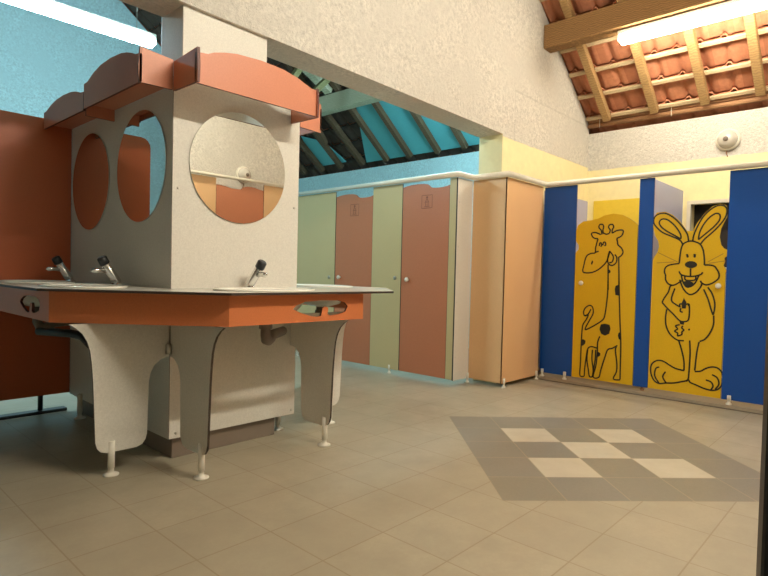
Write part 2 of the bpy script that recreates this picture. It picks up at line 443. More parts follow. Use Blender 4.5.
for nm, a, b, w_, lab in (
    ('roof_strut', (4.2, 6.0, 4.02), (5.24, 6.0, 3.51), .13, 'pale green slanted strut in the blue room roof, rising behind the cross beam'),
    ('roof_strut', (4.15, 5.6, 3.15), (4.70, 5.6, 3.95), .09, 'olive diagonal brace in the blue room roof, beside the blue patch'),
    ('roof_strut', (4.62, 5.6, 3.26), (5.0, 5.6, 3.64), .09, 'olive diagonal brace in the blue room roof, right of the pale green strut'),
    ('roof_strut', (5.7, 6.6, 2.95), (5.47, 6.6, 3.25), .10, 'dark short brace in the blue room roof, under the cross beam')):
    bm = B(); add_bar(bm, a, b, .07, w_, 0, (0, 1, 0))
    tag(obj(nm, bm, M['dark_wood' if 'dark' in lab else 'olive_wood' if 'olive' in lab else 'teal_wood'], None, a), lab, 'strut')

# ------------------------------------------------------------------ luminaires
def luminaire(label, a, b, r, glow, hang, group=None):
    a, b = Vector(a), Vector(b); c = (a+b)/2; t = thing('fluorescent_light', label, 'light', c, group)
    d = (b-a).normalized(); bm = B()
    add_bar(bm, a-d*.02+V(0, 0, r+.022), b+d*.02+V(0, 0, r+.022), .055, .035); obj('housing', bm, M['white_plastic'], t)
    n = 12; obj('tube', tube([a, a+d*.012, b-d*.012, b], [r*.55, r, r, r*.55], 16), M[glow], t)
    for p in (a, b): 
        bm = B(); q = p + (d*-.012 if p == a else d*.012); add_bar(bm, q-d*.01+V(0, 0, r*.5), q+d*.01+V(0, 0, r*.5), r*1.3, r*1.4); obj('end_cap', bm, M['white_plastic'], t)
    for k in (.12, .88):
        p = a.lerp(b, k) + V(0, 0, r+.045); top = hang if hang else zr(p.x)
        if top - p.z > .005: obj('hanger', tube([p, (p.x, p.y, top)], .003, 6), M['steel'], t)
luminaire('warm white fluorescent tube light under the thick brown roof beam', (5.27, 2.0, 3.185), (5.27, .50, 3.185), .045, 'tube_warm', 3.285)
luminaire('cool bluish fluorescent tube light above the mirror partition, in front of the blue wall', (1.10, 5.2, 3.075), (2.37, 5.2, 3.075), .045, 'tube_cool', None)
luminaire('second warm tube light hanging high in the front room behind the viewpoint', (1.5, -.1, 3.3), (3.0, -.1, 3.3), .045, 'tube_warm2', None)
luminaire('added cool tube light, unseen behind the wall above the opening, brightening the blue wall', (4.3, 3.33, 2.93), (5.3, 3.33, 2.93), .035, 'tube_cool', None)  # added lamp, kept out of view, to brighten the wall behind the cubicles

def wall_lamp(c, axis, label):
    t = thing('wall_lamp', label, 'lamp', c)
    obj('base_ring', lathe([(.105, 0), (.108, .02), (.10, .03), (.088, .034)], c, axis, 28), M['white_plastic'], t)
    obj('glass_dome', lathe([(.088, .03), (.086, .05), (.074, .078), (.05, .098), (.02, .107), (.004, .108)], c, axis, 28), M['glass'], t)
    s = -1 if axis == '-x' else 1
    k = (lambda a, b, z: (c[0]+s*a, c[1]+b, c[2]+z)) if 'x' in axis else (lambda a, b, z: (c[0]+b, c[1]+a, c[2]+z))
    obj('bulb', lathe([(.004, .100), (.022, .104), (.024, .110), (.016, .116), (.003, .118)], k(0, .002, -.006), axis, 12), M['pipe'], t)
    obj('cable', tube([k(.012, 0, -.10), k(.012, .012, -.125), k(.006, .004, -.148), k(.004, 0, -.165)], .005, 8), M['plate'], t)
wall_lamp((6.389, 1.335, 2.392), '-x', 'round wall lamp with glass dome on the roughcast wall above the blue cubicles')
wall_lamp((4.02, YN+.001, 2.20), 'y', 'round wall lamp seen only as a reflection in the front mirror')

# ------------------------------------------------------------------ washbasin island
t_ = thing('mirror_partition', 'tall cream laminate partition box carrying three round mirrors, standing on a tiled plinth', 'partition', (1.765, 3.4, 0))
E_ = [M['cream'], M['core_edge']]
obj('front_panel', plate(rect(1.362, 2.170, .115, 1.97), .008, yp(2.75)), E_, t_)
obj('side_panel', plate(rect(2.752, 4.20, .115, 1.97), .007, xp(1.36)), E_, t_)
obj('side_panel', plate(rect(2.752, 4.20, .115, 1.97), .007, xp(2.172, -1)), E_, t_)
obj('back_panel', plate(rect(1.36, 2.172, .115, 1.97), .013, yp(4.20, -1)), E_, t_)
obj('plinth', box((1.395, 2.785, 0), (2.05, 4.10, .125), .003), M['plinth'], t_)
for x, y, z in ((1.392, 2.749, 1.409), (2.138, 2.749, 1.381), (1.398, 2.749, .142), (2.146, 2.749, .142)):
    obj('screw', lathe([(.007, 0), (.007, .002), (.004, .004)], (x, y, z), '-y', 10), M['steel'], t_)
for x, y in ((2.13, 2.86), (1.335, 3.93)): obj('adjustable_foot', foot(x, y, .16), M['steel'] if x > 2 else M['white_plastic'], t_)

def mirror(c, axis, label, ry=.305):
    if axis == 'y': fn = yp(2.7485, -1)
    else: fn = xp(1.3585, -1)
    bm = B(); add_plate(bm, ellipse(c[0], c[1], .305, ry, 56), [], .006, fn)
    p = fn(c[0], c[1], 0)
    tag(obj('round_mirror', bm, [M['mirror'], M['steel']], None, p), label, 'mirror', 'round mirrors on the partition')
mirror((1.755, 1.562), 'y', 'large round mirror on the lit front face of the cream partition')
mirror((3.113, 1.553), 'x', 'round mirror on the shaded left face, nearer the front corner')
mirror((3.845, 1.536), 'x', 'round mirror on the shaded left face, beside the dark red screen')

# counter
c_ = thing('washbasin_counter', 'octagonal white worktop with terracotta skirt wrapped around the cream partition on shaped cream legs', 'counter', (1.765, 2.9, 0))
top = [(.785, 4.19), (.785, 2.855), (1.375, 2.205), (2.46, 2.205), (2.95, 2.72), (2.95, 4.19), (2.174, 4.19), (2.174, 2.748), (1.358, 2.748), (1.358, 4.19)]
BAS = [(1.745, 2.465, .285, .185), (1.05, 3.06, .183, .275), (1.05, 3.80, .183, .265), (2.62, 3.05, .185, .265)]
obj('countertop', plate(top, .012, zp(.881), [ellipse(*b, 48) for b in BAS]), [M['worktop'], M['core_edge']], c_)
HOLE = [(1.765, .805), (1.785, .822), (1.843, .840), (1.95, .846), (2.073, .843), (2.12, .832), (2.145, .81), (2.127, .780), (2.07, .767), (2.013, .763), (1.995, .774), (2.002, .790), (2.001, .803), (1.990, .812), (1.975, .812), (1.962, .803), (1.956, .785), (1.951, .763), (1.92, .760), (1.885, .764), (1.82, .783)]
TE = [M['terra'], M['terra_edge']]
Z0, Z1 = .735, .879
obj('skirt_board', plate(rect(1.40, 2.265, Z0, Z1), .012, yp(2.262), [HOLE]), TE, c_)
def diag(a, b):
    a, b = V(*a), V(*b); d = (b-a).normalized(); L = (b-a).length; nr = V(-d.y, d.x)
    return lambda u, v, n: (a.x+d.x*u*L+nr.x*n, a.y+d.y*u*L+nr.y*n, v)
obj('skirt_board', plate(rect(0, 1, Z0, Z1), .012, diag((.842, 2.88), (1.40, 2.262))), TE, c_)
HL = [(3.335-(u-1.765)/.38*.325, v) for u, v in HOLE]
obj('skirt_board', plate(rect(2.88, 4.19, Z0, Z1), .012, xp(.842), [HL]), TE, c_)
obj('skirt_board', plate(rect(0, 1, Z0, Z1), .012, diag((2.265, 2.262), (2.80, 2.84))), TE, c_)
obj('skirt_board', plate(rect(2.84, 4.19, Z0, Z1), .012, xp(2.80, -1), [HL]), TE, c_)
LEG = [(.004, Z0-.002), (.505, Z0-.002), (.475, .715), (.445, .688), (.422, .650), (.408, .605), (.400, .55), (.392, .45), (.380, .17), (.372, .143), (.355, .122), (.325, .112), (.175, .112), (.145, .122), (.128, .143), (.12, .17), (.113, .43), (.103, .475), (.083, .510), (.052, .534), (.02, .545), (.004, .546)]
def leg(px, py, dx, dy, s, foot_u):
    fn = lambda u, v, n: (px + dx*u*s + abs(dy)*n, py + dy*u*s + abs(dx)*n, v)
    l = obj('leg_panel', plate(LEG, .012, fn), E_, c_)
    p = fn(foot_u, 0, .006)
    obj('adjustable_foot', foot(p[0], p[1], .165), M['white_plastic'], l)
leg(1.36, 2.75, -1, 0, .94, .30)
leg(1.36, 2.748, 0, -1, 1.0, .32)
leg(2.125, 2.748, 0, -1, 1.0, .33)
leg(2.172, 2.75, 1, 0, 1.0, .30)

obj('corner_bracket', lathe([(.014, 0), (.014, .05), (.010, .055)], (1.345, 2.735, .56)), M['steel'], c_)
obj('corner_bracket', lathe([(.014, 0), (.014, .05), (.010, .055)], (2.19, 2.735, .56)), M['steel'], c_)
def basin(b, label, wall_dir, stub=False):
    cx, cy, rx, ry = b; t = thing('washbasin', label, 'washbasin', (cx, cy, .893), 'oval washbasins in the counter')
    bm = B(); rings = []
    for k, z in ((1.03, .8935), (1.035, .899), (1.0, .903), (.93, .901), (.88, .885), (.80, .83), (.62, .775), (.30, .752), (.10, .75)):
        rings.append([(x, y, z) for x, y in ellipse(cx, cy, rx*k, ry*k, 44)])
    rings = rings[::-1]; add_ring_strip(bm, rings, 0, True, True); obj('bowl', bm, M['ceramic'], t)
    dx, dy = wall_dir
    tr = [(cx, cy, .752), (cx, cy, .655), (cx+dx*.012, cy+dy*.012, .63), (cx+dx*.04, cy+dy*.04, .622), (cx+dx*.075, cy+dy*.075, .632), (cx+dx*.09, cy+dy*.09, .648), (cx+dx*.25, cy+dy*.25, .655)]
    if stub: tr = [(cx, cy, .752), (cx, cy, .69)]
    obj('drain_trap', tube(tr, .026, 16), M['pipe'], t)
    obj('trap_nut', lathe([(.033, .69), (.036, .695), (.036, .72), (.033, .725)], (cx, cy, 0), 'z', 14), M['pipe'], t)
basin(BAS[0], 'oval white washbasin in front of the large lit mirror', (.85, .53))
basin(BAS[1], 'oval white washbasin on the shaded left side, nearer the front corner', (1, 0), True)
basin(BAS[2], 'oval white washbasin on the shaded left side, beside the dark red screen', (1, 0))
basin(BAS[3], 'oval white washbasin on the far right side of the partition', (-1, 0))
bm = tube([(.925, 3.33, .650), (1.02, 3.12, .650), (1.045, 3.05, .640), (1.06, 2.985, .605), (1.10, 2.95, .585), (1.355, 2.95, .575)], .021)
tag(obj('waste_pipe', bm, M['black'], None, (1.04, 3.05, .65)), 'dark waste pipe running under the shaded left side of the counter', 'pipe')

def tap(x, y, dx, dy, label, lean=0.0):
    t = thing('push_tap', label, 'tap', (x, y, .893), 'push taps on the counter')
    d = V(dx*.55-dy*lean, dy*.55, 1).normalized(); p = V(x, y, .8945)
    bm = B(); add_lathe(bm, [(.034, 0), (.034, .006), (.026, .014), (.018, .026)], (x, y, .8938)); u = p + V(0, 0, .017)
    add_tube(bm, [u, u+d*.004, p+d*.130, p+d*.132], [.0245, .0245, .0235, .021], 18); obj('body', bm, M['chrome'], t)
    obj('push_button', tube([p+d*.132, p+d*.135, p+d*.172, p+d*.178], [.022, .027, .026, .018], 18), M['black'], t)
    s = p+d*.090; h = V(dx, dy, -.02).normalized()
    obj('spout', tube([s, s+h*.055+V(0, 0, .004), s+h*.085+V(0, 0, .002), s+h*.089+V(0, 0, -.006)], [.016, .0125, .0125, .010], 14), M['chrome'], t)
tap(1.792, 2.692, 0, -1, 'chrome push tap with black button below the large lit mirror', .18)
tap(1.277, 3.21, -1, 0, 'chrome push tap on the shaded left side, nearer the front corner')
tap(1.277, 3.96, -1, 0, 'chrome push tap on the shaded left side, beside the dark red screen')

# scalloped pelmets over the mirrors
ARCH = [(0, .145), (.06, .152), (.09, .168), (.15, .186), (.22, .200), (.36, .209), (.50, .203), (.60, .184), (.67, .160), (.70, .150), (.75, .148)]
def arch(u0, u1, z0, k=1.0): return [(u0, z0), (u1, z0)] + [(u0+(u1-u0)*u/.75, z0+v*k) for u, v in ARCH[::-1]]
SA = [M['salmon'], M['terra_edge']]
p_ = thing('mirror_pelmet', 'terracotta pelmet with an arched top over the large lit mirror', 'pelmet', (1.74, 2.6, 1.885), 'terracotta pelmets')
bm = plate(arch(1.358, 2.115, 1.888), .013, yp(2.53, -1)); fin(bm)
for f in bm.faces:
    if f.normal.y > .9: f.material_index = 2
obj('front_board', bm, SA + [M['cream']], p_)
SIDE = lambda a, b, z0, z1: [(a, z0), (b, z0-.004), (b+.004*(1 if b > a else -1), (z0+z1)/2), (b-.004*(1 if b > a else -1), z1+.016), (a, z1)]
obj('side_board', plate(SIDE(2.747, 2.505, 1.895, 2.04), .013, xp(1.358)), SA, p_)
obj('side_board', plate(SIDE(2.747, 2.505, 1.885, 2.03), .013, xp(2.10)), SA, p_)
p_ = thing('mirror_pelmet', 'terracotta pelmet with two arched boards over the shaded left mirrors', 'pelmet', (1.28, 3.4, 1.89), 'terracotta pelmets')
obj('front_board', plate(arch(2.75, 3.478, 1.895, .95), .013, xp(1.20, -1)), SA, p_)
obj('front_board', plate(arch(3.486, 4.19, 1.89, .72), .013, xp(1.20, -1)), SA, p_)
obj('side_board', plate(SIDE(1.358, 1.187, 1.90, 2.05), .013, yp(2.75)), SA, p_)
obj('soffit_board', box((1.201, 2.77, 1.925), (1.357, 4.19, 1.937)), M['salmon'], p_)
obj('side_board', plate(rect(1.20, 1.358, 1.86, 2.02), .013, yp(3.475)), SA, p_)
p_ = thing('mirror_pelmet', 'terracotta pelmet on the far right side of the partition, only its end showing', 'pelmet', (2.25, 3.4, 1.89), 'terracotta pelmets')
obj('front_board', plate(arch(2.75, 3.478, 1.89, .95), .013, xp(2.33)), SA, p_)
obj('side_board', plate(SIDE(2.174, 2.34, 1.88, 2.04), .013, yp(2.75)), SA, p_)

# dark red screen
s_ = thing('divider_screen', 'large dark red screen with rounded corner at the left, standing on a black foot', 'screen', (1.0, 4.21, 0))
ol = [(.80, .125), (1.3598, .125), (1.3598, 1.965), (.87, 1.965)] + [(.87-.07*math.sin(a), 1.895+.07*math.cos(a)) for a in (.4, .8, 1.2, 1.57)]
obj('screen_panel', plate(ol, .014, yp(4.2005)), [M['red'], M['core_edge']], s_)
obj('foot_post', tube([(1.19, 4.23, 0.02), (1.19, 4.23, .17)], .016), M['black'], s_)
obj('foot_bar', box((.90, 4.195, 0), (1.345, 4.265, .022), .004), M['black'], s_)

# drawings on the yellow doors: strokes in the plane of the door, (y, z)
GIRAFFE = [[(2.075, 1.358), (2.085, 1.32), (2.095, 1.272), (2.097, 1.23), (2.132, 1.225), (2.171, 1.206), (2.189, 1.167), (2.201, 1.109), (2.209, 1.061), (2.185, 1.045), (2.126, 1.048), (2.069, 1.072), (2.022, 1.111), (1.991, 1.149), (1.974, 1.196), (1.965, 1.243)], [(1.965, 1.246), (1.981, 1.177), (1.972, 1.13), (1.938, 1.115), (1.905, 1.14), (1.9, 1.186), (1.919, 1.214)], [(1.965, 1.243), (1.931, 1.196), (1.939, 1.149), (1.967, 1.139)], [(2.075, 1.358), (2.117, 1.368), (2.138, 1.407), (2.1, 1.415), (2.051, 1.395)], [(2.041, 1.395), (2.048, 1.433), (2.07, 1.46), (2.064, 1.486), (2.039, 1.487), (2.027, 1.466), (2.033, 1.436), (2.029, 1.408)], [(1.974, 1.404), (1.967, 1.434), (1.983, 1.459), (1.973, 1.481), (1.947, 1.482), (1.937, 1.459), (1.949, 1.435), (1.948, 1.405)], [(2.032, 1.41), (2.0, 1.397), (1.974, 1.404)], [(1.948, 1.405), (1.903, 1.428), (1.853, 1.426), (1.864, 1.38), (1.906, 1.357)], [(1.906, 1.357), (1.899, 1.326), (1.892, 1.298), (1.861, 1.269), (1.847, 1.232), (1.864, 1.201), (1.889, 1.186)], [(2.061, 1.291), (2.058, 1.316), (2.045, 1.319), (2.04, 1.296), (2.049, 1.285)], [(2.029, 1.296), (2.024, 1.322), (2.011, 1.326), (2.002, 1.303), (2.015, 1.292)], [(2.103, 1.232), (2.065, 1.243)], [(1.975, 1.121), (1.971, 0.998), (1.967, 0.893)], [(1.883, 1.186), (1.876, 1.038), (1.871, 0.897)], [(1.971, 0.983), (1.97, 0.87), (1.978, 0.757), (1.988, 0.671), (2.005, 0.622), (2.07, 0.57), (2.157, 0.518), (2.163, 0.537), (2.13, 0.604), (2.097, 0.673), (2.105, 0.73), (2.135, 0.744), (2.173, 0.717), (2.188, 0.677), (2.175, 0.645), (2.146, 0.66), (2.118, 0.71)], [(2.175, 0.645), (2.142, 0.655), (2.16, 0.611), (2.188, 0.566), (2.196, 0.511), (2.199, 0.433), (2.2, 0.335), (2.201, 0.198), (2.202, 0.084), (2.161, 0.082)], [(1.874, 0.986), (1.866, 0.838), (1.852, 0.615), (1.839, 0.43), (1.836, 0.245), (1.834, 0.099)], [(2.161, 0.082), (2.158, 0.165), (2.148, 0.263), (2.135, 0.342), (2.102, 0.365), (2.048, 0.356)], [(2.135, 0.342), (2.141, 0.244), (2.124, 0.15), (2.112, 0.089), (2.083, 0.094), (2.079, 0.156), (2.094, 0.25), (2.092, 0.337)], [(2.062, 0.34), (2.063, 0.254), (2.076, 0.156), (2.083, 0.097)], [(2.028, 0.468), (2.046, 0.409), (2.046, 0.314), (2.054, 0.198), (2.077, 0.089), (2.025, 0.092), (2.008, 0.165), (1.975, 0.284), (1.952, 0.353), (1.912, 0.37), (1.867, 0.401)], [(1.876, 0.389), (1.883, 0.351), (1.867, 0.241), (1.868, 0.166), (1.893, 0.096), (1.834, 0.096)]]
GIRAFFE_FILL = [[(1.977, 1.06), (1.964, 1.079), (1.951, 1.066), (1.952, 1.049), (1.967, 1.042)], [(2.124, 1.163), (2.112, 1.148), (2.124, 1.117), (2.134, 1.129)], [(2.023, 0.577), (1.985, 0.586), (1.943, 0.58), (1.933, 0.543), (1.944, 0.499), (1.981, 0.478), (2.016, 0.492), (2.033, 0.531)], [(2.201, 0.423), (2.179, 0.425), (2.159, 0.413), (2.162, 0.388), (2.181, 0.366), (2.201, 0.362)], [(2.05, 0.317), (2.035, 0.324), (2.017, 0.313), (2.019, 0.292), (2.035, 0.278), (2.049, 0.283)], [(1.846, 0.527), (1.862, 0.512), (1.866, 0.487), (1.858, 0.46), (1.839, 0.449)], [(1.871, 0.945), (1.902, 0.933), (1.908, 0.901), (1.901, 0.851), (1.866, 0.845)]]
RABBIT = [[(1.364, 1.293), (1.389, 1.331), (1.454, 1.364), (1.521, 1.396), (1.572, 1.442), (1.599, 1.487), (1.592, 1.531), (1.559, 1.556), (1.51, 1.559), (1.46, 1.533), (1.41, 1.488), (1.361, 1.425), (1.331, 1.373), (1.322, 1.316)], [(1.381, 1.34), (1.439, 1.376), (1.497, 1.412), (1.539, 1.449), (1.554, 1.485), (1.533, 1.511), (1.492, 1.505), (1.45, 1.472), (1.412, 1.427), (1.383, 1.374), (1.381, 1.34)], [(1.291, 1.315), (1.284, 1.371), (1.253, 1.455), (1.211, 1.529), (1.153, 1.584), (1.102, 1.603), (1.066, 1.587), (1.054, 1.554), (1.063, 1.505), (1.097, 1.449), (1.146, 1.392), (1.204, 1.335), (1.233, 1.294)], [(1.249, 1.331), (1.243, 1.387), (1.215, 1.454), (1.173, 1.51), (1.129, 1.538), (1.102, 1.523), (1.105, 1.482), (1.14, 1.434), (1.191, 1.385), (1.231, 1.348), (1.249, 1.331)], [(1.387, 1.136), (1.384, 1.175), (1.378, 1.245), (1.364, 1.293), (1.338, 1.313), (1.302, 1.321), (1.264, 1.311), (1.232, 1.29), (1.211, 1.243), (1.201, 1.176), (1.199, 1.125)], [(1.387, 1.136), (1.43, 1.13), (1.47, 1.119), (1.494, 1.096), (1.498, 1.061), (1.488, 1.035), (1.487, 1.0), (1.465, 0.965), (1.424, 0.954), (1.385, 0.976), (1.361, 0.994)], [(1.199, 1.125), (1.166, 1.125), (1.129, 1.117), (1.109, 1.092), (1.093, 1.06), (1.092, 1.026), (1.11, 1.001), (1.146, 0.975), (1.183, 0.965), (1.214, 0.981), (1.222, 0.998)], [(1.337, 1.206), (1.322, 1.21)], [(1.282, 1.21), (1.263, 1.206)], [(1.299, 1.097), (1.298, 1.03)], [(1.385, 1.072), (1.371, 1.046), (1.339, 1.034), (1.298, 1.03), (1.254, 1.036), (1.221, 1.049), (1.209, 1.066)], [(1.368, 1.046), (1.353, 0.986), (1.325, 0.944), (1.289, 0.95), (1.26, 0.98), (1.236, 1.04)], [(1.339, 1.034), (1.336, 1.003), (1.299, 0.996), (1.261, 1.005), (1.259, 1.036)], [(1.378, 1.002), (1.351, 0.934), (1.318, 0.892), (1.287, 0.882), (1.249, 0.904), (1.22, 0.947), (1.209, 0.981)], [(1.424, 0.954), (1.448, 0.945), (1.462, 0.895), (1.493, 0.841), (1.508, 0.805)], [(1.508, 0.806), (1.466, 0.759), (1.415, 0.71), (1.366, 0.661), (1.326, 0.656), (1.3, 0.675), (1.295, 0.744), (1.3, 0.804)], [(1.412, 0.928), (1.436, 0.831), (1.394, 0.79), (1.362, 0.774)], [(1.37, 0.783), (1.367, 0.8), (1.331, 0.797), (1.304, 0.804), (1.304, 0.786)], [(1.361, 0.766), (1.364, 0.74), (1.344, 0.732)], [(1.364, 0.627), (1.396, 0.615), (1.379, 0.591), (1.402, 0.571), (1.378, 0.556), (1.377, 0.533), (1.346, 0.547), (1.346, 0.568), (1.331, 0.586), (1.348, 0.602), (1.34, 0.62)], [(1.469, 0.75), (1.476, 0.679), (1.469, 0.61), (1.442, 0.55), (1.4, 0.51), (1.368, 0.496), (1.328, 0.497)], [(1.168, 0.946), (1.136, 0.897), (1.114, 0.822), (1.116, 0.755), (1.123, 0.725)], [(1.197, 0.928), (1.164, 0.853), (1.139, 0.771), (1.123, 0.725)], [(1.118, 0.722), (1.117, 0.647), (1.14, 0.578), (1.175, 0.524), (1.212, 0.503)], [(1.368, 0.496), (1.341, 0.412), (1.322, 0.328), (1.319, 0.25)], [(1.285, 0.504), (1.278, 0.402), (1.28, 0.281), (1.283, 0.195)], [(1.215, 0.499), (1.229, 0.408), (1.239, 0.261)], [(1.319, 0.25), (1.383, 0.259), (1.433, 0.282), (1.483, 0.308), (1.532, 0.307), (1.573, 0.269), (1.579, 0.205), (1.552, 0.138), (1.509, 0.114), (1.46, 0.125), (1.395, 0.135), (1.332, 0.156), (1.293, 0.172), (1.283, 0.195)], [(1.506, 0.114), (1.545, 0.174), (1.538, 0.238), (1.511, 0.254)], [(1.452, 0.126), (1.481, 0.175), (1.46, 0.222)], [(1.239, 0.253), (1.196, 0.262), (1.159, 0.289), (1.115, 0.307), (1.071, 0.301), (1.041, 0.263), (1.035, 0.198), (1.058, 0.144), (1.101, 0.12), (1.161, 0.124), (1.223, 0.144), (1.269, 0.159), (1.282, 0.178), (1.301, 0.163)], [(1.113, 0.245), (1.076, 0.225), (1.062, 0.177), (1.087, 0.131)], [(1.156, 0.196), (1.118, 0.185), (1.103, 0.154), (1.116, 0.123)]]
WHISKERS = [[(1.556, 1.229), (1.399, 1.149)], [(1.562, 1.14), (1.423, 1.149)], [(1.175, 1.15), (1.067, 1.217)], [(1.167, 1.139), (1.051, 1.159)]]
RABBIT_FILL = [[(1.315, 1.194), (1.318, 1.187), (1.324, 1.184), (1.331, 1.187), (1.334, 1.194), (1.331, 1.202), (1.325, 1.205), (1.318, 1.202)], [(1.263, 1.194), (1.265, 1.187), (1.271, 1.184), (1.278, 1.187), (1.281, 1.194), (1.279, 1.201), (1.272, 1.204), (1.266, 1.201)], [(1.251, 1.128), (1.255, 1.115), (1.268, 1.105), (1.286, 1.099), (1.307, 1.099), (1.325, 1.105), (1.339, 1.115), (1.344, 1.127), (1.34, 1.14), (1.327, 1.15), (1.309, 1.156), (1.288, 1.156), (1.269, 1.15), (1.256, 1.14)], [(1.353, 0.986), (1.325, 0.944), (1.289, 0.95), (1.27, 0.978), (1.299, 0.991), (1.327, 0.993)], [(1.341, 0.853), (1.355, 0.809), (1.353, 0.763), (1.322, 0.765), (1.32, 0.815)], [(1.369, 0.661), (1.331, 0.655), (1.333, 0.629), (1.361, 0.632)], [(1.285, 0.594), (1.287, 0.587), (1.292, 0.584), (1.298, 0.586), (1.3, 0.592), (1.298, 0.599), (1.293, 0.602), (1.287, 0.6)]]
DOOR_R = [(1.596, 1.157), (1.584, 1.193), (1.561, 1.229), (1.55, 1.278), (1.558, 1.326), (1.583, 1.371), (1.595, 1.416), (1.607, 1.47), (1.604, 1.523), (1.577, 1.569), (1.51, 1.573), (1.453, 1.545), (1.395, 1.487), (1.338, 1.405), (1.293, 1.404), (1.262, 1.469), (1.214, 1.541), (1.156, 1.596), (1.103, 1.614), (1.06, 1.597), (1.05, 1.562), (1.054, 1.504), (1.073, 1.459), (1.091, 1.415), (1.099, 1.35), (1.087, 1.288), (1.066, 1.258), (1.042, 1.246), (1.04, 1.199), (1.06, 1.182), (1.056, 1.151), (1.064, 1.123), (1.048, 1.093), (1.038, 1.08)]
DOOR_G = [(2.291, 1.226), (2.276, 1.241), (2.256, 1.265), (2.258, 1.304), (2.279, 1.331), (2.291, 1.343), (2.293, 1.441), (2.27, 1.489), (2.221, 1.522), (2.142, 1.53), (2.075, 1.544), (2.019, 1.569), (1.945, 1.58), (1.862, 1.565), (1.798, 1.53), (1.756, 1.496), (1.73, 1.469)]

# ------------------------------------------------------------------ shower cubicle row, facing -x
XC, ZB, ZT = 4.13, .045, 1.868
def board(parent, name, outline, fn, mats, feet=(), latch=None, screws=(), label=None, foot_r=.012):
    """one laminate panel of a cubicle with its feet, latch and screws as sub-parts"""
    p = obj(name, plate(outline, .013, fn), mats, parent)
    if label: p['label'] = label
    for x, y, top, z0 in feet: obj('adjustable_foot', foot(x, y, top, z0, foot_r, foot_r*1.5), M['white_plastic'], p)
    if latch: obj('latch_plate', lathe([(.019, 0), (.019, .004), (.012, .009), (.004, .009)], latch, '-x', 14), M['steel'], p)
    for s in screws: obj('screw', lathe([(.006, 0), (.006, .002), (.003, .003)], s, '-y', 10), M['steel'], p)
    return p
def knob(p, parent, axis='-x'): return obj('knob', lathe([(.010, 0), (.010, .014), (.020, .022), (.022, .032), (.016, .040), (.004, .043)], p, axis, 18), M['white_plastic'], parent)
def pictogram(y, z, parent, fn):
    bm = B(); w, h = .062, .06
    R = [(y-w, z-h), (y+w, z-h), (y+w, z+h), (y-w, z+h), (y-w, z-h)]
    for a, b in zip(R, R[1:]): add_ribbon(bm, [a, b], .005, fn)
    add_blob(bm, ellipse(y, z+.040, .011, .011, 12), fn)
    add_ribbon(bm, [(y, z+.030), (y-.024, z-.012)], .006, fn); add_ribbon(bm, [(y, z+.030), (y+.024, z-.012)], .006, fn)
    add_ribbon(bm, [(y-.018, z-.004), (y+.018, z-.004)], .006, fn)
    for k in (-.014, .014): add_ribbon(bm, [(y+k, z-.014), (y+k, z-.040)], .006, fn)
    add_ribbon(bm, [(y-.030, z-.044), (y+.030, z-.044)], .005, fn)
    obj('door_sign', bm, M['sign_line'], parent)
def shower_door(t, y0, y1, dz, ky, sy):
    L = y1-y0
    # wavy top: higher half on the far (left) side, step, lower half on the near side
    wave = [(0, 1.812), (.06, 1.803), (.16, 1.797), (.28, 1.797), (.36, 1.802), (.40, 1.812), (.425, 1.826), (.46, 1.838), (.55, 1.846), (.68, 1.850), (.80, 1.848), (.92, 1.840), (1, 1.832)]
    d = obj('door', plate([(y0, ZB)] + [(y0, 1.812+dz)] + [(y0+L*u, z+dz) for u, z in wave[1:]] + [(y1, ZB)], .013, xp(XC+.004)), [M['door_terra'], M['core_edge']], t)
    d['label'] = 'terracotta door with a wavy top edge'
    knob((XC+.004, ky, .94), d); pictogram(sy, 1.676+dz, d, xp(XC+.004, -1))
OL = [M['olive'], M['core_edge']]; CR = [M['cream'], M['core_edge']]; PE = [M['peach'], M['peach_edge']]
fx = XC+.004
t_ = thing('shower_cubicle', 'farther shower cubicle with terracotta door, its left olive panel meeting the partition edge', 'cubicle', (XC, 4.6, 0), 'shower cubicles')
board(t_, 'panel', rect(4.578, 5.30, ZB, ZT), xp(XC), OL, [(fx, 5.2, .085, 0)], (XC, 4.665, .939), label='olive panel')
shower_door(t_, 4.018, 4.572, -.022, 4.487, 4.285)
t_ = thing('shower_cubicle', 'nearer shower cubicle with terracotta door between olive panels and a white corner panel', 'cubicle', (XC, 3.4, 0), 'shower cubicles')
board(t_, 'panel', rect(3.617, 4.012, ZB, ZT), xp(XC), OL, [(fx, 3.74, .085, 0)], (XC, 3.69, .951), label='olive panel')
shower_door(t_, 3.053, 3.611, 0, 3.52, 3.313)
board(t_, 'panel', rect(2.975, 3.047, ZB, ZT), xp(XC), OL, label='narrow olive strip')
board(t_, 'panel', rect(4.13, 4.364, ZB-.005, ZT), yp(2.96), CR, [(4.345, 2.95, .09, 0)], None, [(4.155, 2.959, z) for z in (.25, .75, 1.25, 1.65)], 'white speckled corner panel')
t_ = thing('corner_cladding', 'peach coloured boxed corner between the white panel and the blue cubicles', 'cladding', (4.75, 2.65, 0))
board(t_, 'panel', rect(2.602, 2.955, ZB-.005, ZT), xp(4.365), PE)
board(t_, 'panel', rect(4.365, 5.035, ZB-.005, ZT), yp(2.60), PE, [(4.39, 2.59, .085, 0), (4.99, 2.59, .085, 0)], None, [(4.385, 2.599, .6), (4.385, 2.599, 1.3)])

# head rail running over all the cubicles
bm = B(); zr_ = ZT+.024
add_tube(bm, [(4.107, 5.30, zr_), (4.107, 2.937, zr_), (4.344, 2.937, zr_), (4.344, 2.576, zr_), (5.072, 2.576, zr_), (5.072, -.555, zr_)], .019, 12)
tag(obj('head_rail', bm, M['rail'], None, (4.6, 2.6, zr_)), 'long cream head rail running over the shower doors, the peach corner and the blue cubicles', 'rail')

